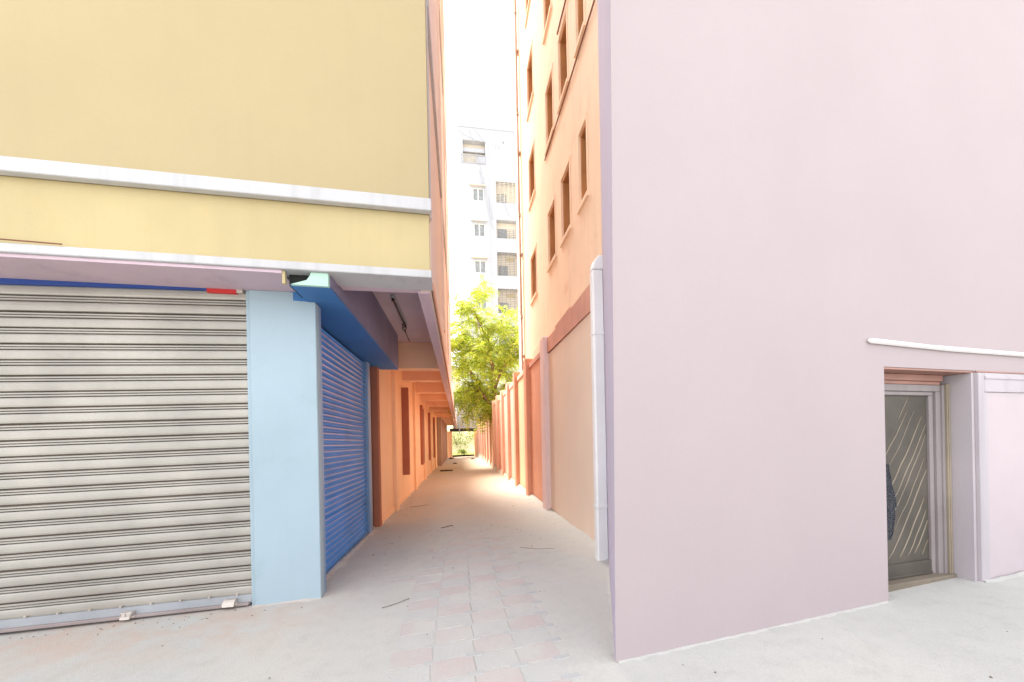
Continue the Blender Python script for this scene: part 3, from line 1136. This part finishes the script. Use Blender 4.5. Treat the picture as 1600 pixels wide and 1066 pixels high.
# cables across the tower front
for i, (p, q, sag, lab) in enumerate((((.45, 33.4), (3.0, 32.4), .15, 'thin cable slanting across the top left of the white tower'),
                                      ((1.6, 33.6), (3.9, 24.5), -.5, 'long thin cable dropping from tower roof past the top balcony to grilled opening'),
                                      ((2.2, 33.6), (3.3, 32.3), .05, 'short thin cable at top of tower beside the downpipe'),
                                      ((2.6, 29.5), (3.9, 23.5), .3, 'thin cable hanging between twin windows and downpipe on white tower'),
                                      ((4.4, 28.5), (5.6, 25.0), .2, 'thin cable running diagonally below the upper grilled opening'))):
    b = MB()
    pts = []
    for k in range(9):
        f = k / 8
        x, z = p[0] + (q[0] - p[0]) * f, p[1] + (q[1] - p[1]) * f - sag * 4 * f * (1 - f)
        pts.append((x * K, TY - .25, 1.5 + (z - 1.5) * K))
    b.tube(pts, .032, 5)
    tag(b.build('cable', M['rail'], smooth=True), lab, 'cable', 'cables strung across the white tower')

# ------------------------------------------------------------------ tree
rt = random.Random(5)
TR = thing('tree', 'airy yellow green tree leaning over the far boundary wall in front of the white tower', 'tree', (2.7, 21.0, 0))
tb = MB()
leafv, leaff = [], []


def leaf_spray(p, d, L, n, dens=1.0):
    """a drooping spray of narrow leaflets"""
    p, d = Vector(p), Vector(d).normalized()
    pts = []
    for k in range(n + 1):
        f = k / n
        q = p + d * L * f + Vector((0, 0, -.55 * L * f * f))
        pts.append(q)
    for k in range(1, n + 1):
        ax = (pts[k] - pts[k - 1]).normalized()
        sd_ = ax.cross(Vector((0, 0, 1)))
        if sd_.length < .05:
            sd_ = Vector((1, 0, 0))
        sd_.normalize()
        for s in (-1, 1):
            l = rt.uniform(.09, .17)
            wd = rt.uniform(.016, .03)
            dr_ = (sd_ * s + ax * .55 + Vector((0, 0, rt.uniform(-.7, .1)))).normalized()
            up = dr_.cross(ax)
            up = (up + Vector((rt.uniform(-.4, .4), rt.uniform(-.4, .4), rt.uniform(-.4, .4)))).normalized()
            wv = dr_.cross(up).normalized() * wd
            o = len(leafv)
            b0 = pts[k]
            leafv.extend([tuple(b0), tuple(b0 + dr_ * l * .5 + wv), tuple(b0 + dr_ * l), tuple(b0 + dr_ * l * .5 - wv)])
            leaff.append((o, o + 1, o + 2, o + 3))


def limb(p, d, L, r, lvl):
    p, d = Vector(p), Vector(d).normalized()
    pts, rs_ = [p.copy()], [r]
    n = 5
    q = p.copy()
    for k in range(1, n + 1):
        d = (d + Vector((rt.uniform(-.22, .22), rt.uniform(-.22, .22), rt.uniform(-.05, .16) if lvl < 2 else rt.uniform(-.2, .08)))).normalized()
        q = q + d * L / n
        pts.append(q.copy())
        rs_.append(max(.008, r * (1 - .75 * k / n)))
    tb.tube(pts, rs_, 7 if lvl == 0 else 5, caps=False)
    if lvl >= 2:
        for k in range(1, n + 1):
            for _ in range(5):
                dd = d + Vector((rt.uniform(-1.1, 1.1), rt.uniform(-1.1, 1.1), rt.uniform(-.5, .6)))
                leaf_spray(pts[k], dd, rt.uniform(.4, .85), rt.randint(6, 10))
    else:
        kids = 6 if lvl == 0 else 6
        for k in range(kids):
            i = rt.randint(2, n)
            dd = d * .6 + Vector((rt.uniform(-1, 1), rt.uniform(-1, 1), rt.uniform(-.25, .8)))
            limb(pts[i], dd, L * rt.uniform(.42, .62), rs_[i] * .62, lvl + 1)


base = Vector((2.75, 21.0, 0))
fork = Vector((2.05, 21.3, 4.2))
tb.tube([base, (2.65, 21.0, 1.6), (2.4, 21.1, 3.0), fork], [.22, .19, .16, .14], 9)
tb.tube([(2.35, 21.1, 3.2), (1.75, 20.2, 3.75), (1.3, 19.6, 4.05), (.95, 19.4, 4.4)], [.12, .10, .075, .05], 7)
for d, L, r in (((-.16, .1, 1.0), 4.6, .12), ((.40, -.1, .9), 3.7, .11), ((-.8, -.2, .6), 3.4, .10), ((.85, .3, .35), 2.8, .09), ((-.1, .6, .6), 3.4, .09), ((.2, -.5, .5), 2.6, .08)):
    limb(fork, d, L, r, 0 if L > 3.3 else 1)
for p in ((1.3, 19.6, 4.05), (.95, 19.4, 4.4), (1.6, 20.0, 3.85), (1.1, 19.5, 4.2), (1.75, 20.2, 3.9), (2.2, 21.0, 4.0)):
    for _ in range(9):
        limb(p, (rt.uniform(-1, .5), rt.uniform(-.7, .6), rt.uniform(-.45, .7)), rt.uniform(.9, 1.7), .035, 2)
tb.build('trunk', M['bark'], TR, smooth=True)
lm = MB()
lm.v, lm.f = leafv, leaff
lm.build('crown', M['leaf'], TR, kind='stuff', smooth=True)

# ------------------------------------------------------------------ garden seen through the far opening
b = MB()
b.add([(x, y, gz(x) + .01 + max(0, y - 44) * .55 + .25 * rt.random()) for y in (37.7, 41, 44, 47, 50, 54) for x in (-14, -8, -4, -1, 2, 5, 9)],
      [(j * 7 + i, j * 7 + i + 1, (j + 1) * 7 + i + 1, (j + 1) * 7 + i) for j in range(5) for i in range(6)])
b.build('garden_bank', M['earth'], kind='structure')
b = MB()
for _ in range(5200):
    x, y = rt.uniform(-6, 4), rt.uniform(38.2, 52)
    z = gz(x) + max(0, y - 44) * .55
    h = rt.uniform(.15, .55)
    a = rt.uniform(0, 6.28)
    dx, dy = math.cos(a) * .03, math.sin(a) * .03
    lx, ly = rt.uniform(-.15, .15), rt.uniform(-.15, .15)
    b.add([(x - dx, y - dy, z), (x + dx, y + dy, z), (x + lx, y + ly, z + h)], [(0, 1, 2)])
b.build('dry_grass', M['straw'], kind='stuff')


def shrub(x, y, z, r, h, n, label, grp=None):
    o = thing('shrub', label, 'shrub', (x, y, z), 'shrubs in the garden beyond the passage')
    s, l = MB(), MB()
    for k in range(9):
        a = rt.uniform(0, 6.28)
        s.tube([(x, y, z), (x + math.cos(a) * r * .4, y + math.sin(a) * r * .4, z + h * .5), (x + math.cos(a) * r * .7, y + math.sin(a) * r * .7, z + h * .9)], [.03, .02, .008], 5)
    for _ in range(n):
        while True:
            p = Vector((rt.uniform(-1, 1), rt.uniform(-1, 1), rt.uniform(0, 1)))
            if p.length < 1 and rt.random() < .25 + p.length:
                break
        q = Vector((x + p.x * r, y + p.y * r, z + p.z * h))
        d = Vector((rt.uniform(-1, 1), rt.uniform(-1, 1), rt.uniform(-.6, .8))).normalized() * rt.uniform(.10, .2)
        wv = d.cross(Vector((rt.uniform(-1, 1), rt.uniform(-1, 1), 1))).normalized() * .05
        l.add([tuple(q), tuple(q + d * .5 + wv), tuple(q + d), tuple(q + d * .5 - wv)], [(0, 1, 2, 3)])
    s.build('stems', M['bark'], o)
    l.build('foliage', M['shrub'], o, kind='stuff', smooth=True)


shrub(.25, 40.5, .05, .55, .75, 900, 'small bright green bush on the ground beyond the passage opening')
shrub(-.4, 46, 1.2, 1.5, 2.4, 1400, 'pale bush at left in the garden beyond the passage opening')
shrub(2.2, 47, 1.7, 1.6, 2.4, 1400, 'pale bush at right in the garden beyond the passage opening')

# ------------------------------------------------------------------ litter on the ground
b = MB()
b.add([(-1.05, 19.2, .015), (-.38, 19.0, .03), (-.36, 19.25, .035), (-1.02, 19.5, .02), (-1.05, 19.2, .07), (-.38, 19.0, .075), (-.36, 19.25, .085), (-1.02, 19.5, .075)],
      [(0, 3, 2, 1), (4, 5, 6, 7), (0, 1, 5, 4), (1, 2, 6, 5), (2, 3, 7, 6), (3, 0, 4, 7)])
tag(b.build('plank', M['plank'], bevel=.01), 'dark rotten plank lying at the foot of the orange wall', 'plank')
for (x, y, s, lab) in ((-.35, 25.5, .13, 'dark stone lying midway near the far opening'), (1.1, 30.5, .16, 'dark rubble lump by the right wall near far opening'), (-.75, 33.5, .22, 'dark rubbish heap at left jamb of the far opening')):
    b = MB()
    vs = []
    for k in range(14):
        a, e = rt.uniform(0, 6.28), rt.uniform(0, 1)
        vs.append((x + math.cos(a) * s * math.sqrt(1 - e * e) * 1.4, y + math.sin(a) * s * math.sqrt(1 - e * e), gz(x) + e * s * .7))
    bm = bmesh.new()
    for v in vs + [(x - s, y, gz(x)), (x + s, y, gz(x)), (x, y + s, gz(x)), (x, y - s, gz(x))]:
        bm.verts.new(v)
    bmesh.ops.convex_hull(bm, input=bm.verts)
    me = bpy.data.meshes.new('stone')
    bm.to_mesh(me)
    bm.free()
    me.materials.append(M['plank'])
    o = bpy.data.objects.new('stone', me)
    COL.objects.link(o)
    tag(o, lab, 'stone', 'dark lumps lying in the passage')
for pts, r, lab in (([(-.72, 3.36), (-.60, 3.42), (-.50, 3.50)], .0028, 'thin pale twig lying on cement in front of the blue pillar'),
                    ([(-.34, 6.25), (-.26, 6.30), (-.17, 6.38), (-.14, 6.32)], .006, 'dark crooked twig lying at the mouth of passage'),
                    ([(.78, 4.75), (.98, 4.62), (1.2, 4.58)], .002, 'fine curved twig lying on cement near cream wall panel'),
                    ([(-1.15, 8.6), (-.95, 8.7), (-.75, 8.78)], .004, 'straight twig lying by the orange pilaster foot')):
    b = MB()
    b.tube([(x, y, gz(x) + r + .008 + (.004 if y > 3.9 else 0)) for x, y in pts], r, 6)
    tag(b.build('twig', M['twig'], smooth=True), lab, 'twig', 'twigs lying on the passage floor')
lb = MB()
for _ in range(420):
    x, y = rt.uniform(-1.3, 1.7), rt.uniform(4.2, 30)
    s = rt.uniform(.006, .02)
    a = rt.uniform(0, 6.28)
    z = gz(x) + .012
    c_, s_ = math.cos(a) * s, math.sin(a) * s
    lb.add([(x - c_, y - s_, z), (x + s_ * .5, y - c_ * .5, z + s * .4), (x + c_, y + s_, z + .002), (x - s_ * .5, y + c_ * .5, z + s * .2)], [(0, 1, 2, 3)])
lb.build('leaf_litter', M['twig'], kind='stuff')

# dust and mortar crumbs drifted against the wall feet
db = MB()
rd = random.Random(9)


def drift(p, q, w0, h0, step=.05):
    p, q = Vector(p), Vector(q)
    n = max(2, int((q - p).length / step))
    d = (q - p).normalized()
    nrm = Vector((d.y, -d.x))
    vs, fs = [], []
    for k in range(n + 1):
        c = p + (q - p) * k / n
        wd = w0 * rd.uniform(.25, 1.3)
        h = h0 * rd.uniform(.2, 1.2)
        e = c + nrm * wd
        m_ = c + nrm * wd * .4
        i_ = c - nrm * .01
        lift = .012 if c.y > 4.3 else .004
        vs += [(i_.x, i_.y, gz(i_.x) + h + lift), (m_.x, m_.y, gz(m_.x) + h * .55 + lift), (e.x, e.y, gz(e.x) - .003)]
        if k:
            o = (k - 1) * 3
            fs += [(o, o + 3, o + 4, o + 1), (o + 1, o + 4, o + 5, o + 2)]
    db.add(vs, fs)


drift(PF(.0, 0, 0)[:2], PF(2.44, 0, 0)[:2], .03, .004)
drift(PF(3.6, -.03, 0)[:2], PF(6.0, -.03, 0)[:2], .04, .006)
drift(LF(-.60, 0, 0)[:2], LF(0.0, 0, 0)[:2], .04, .010)
drift((-1.535, 3.95), (-1.50, 6.5), .09, .02)
drift((-1.46, 6.95), (-1.46, 23.5), .16, .03, .1)
drift((1.80, 36), (1.80, 4.3), .14, .03, .1)
drift((1.77, 4.2), (1.0, 2.25), .04, .007)
db.build('dust_drift', M['ground'], kind='stuff', smooth=True)
cb = MB()
for _ in range(420):
    if rd.random() < .5:
        x, y = rd.choice([(-1.40 + abs(rd.gauss(0, .12)), rd.uniform(7, 25)), (1.74 - abs(rd.gauss(0, .12)), rd.uniform(4.4, 30))])
    elif rd.random() < .22:
        u = rd.uniform(-3.5, 0)
        x, y, _z = LF(u, -abs(rd.gauss(0, .10)) - .02, 0)
    else:
        x, y = rd.uniform(-4, 5), rd.uniform(.8, 7)
        if y > 2.1 + .1 * (x - 1) and x > .8:
            continue
        if y > 3.6 and x < -1.3:
            continue
    r_ = rd.uniform(.002, .008) * (1.5 if y > 6 else 1)
    z = gz(x) + (.008 if y > 4.2 else .002)
    a = rd.uniform(0, 6.28)
    c_, s_ = math.cos(a) * r_, math.sin(a) * r_
    cb.add([(x + c_, y + s_, z), (x - s_, y + c_, z), (x - c_, y - s_, z), (x + s_, y - c_, z), (x + rd.uniform(-.3, .3) * r_, y, z + r_ * rd.uniform(.6, 1.3))], [(0, 1, 4), (1, 2, 4), (2, 3, 4), (3, 0, 4)])
cb.build('grit', M['twig'], kind='stuff')
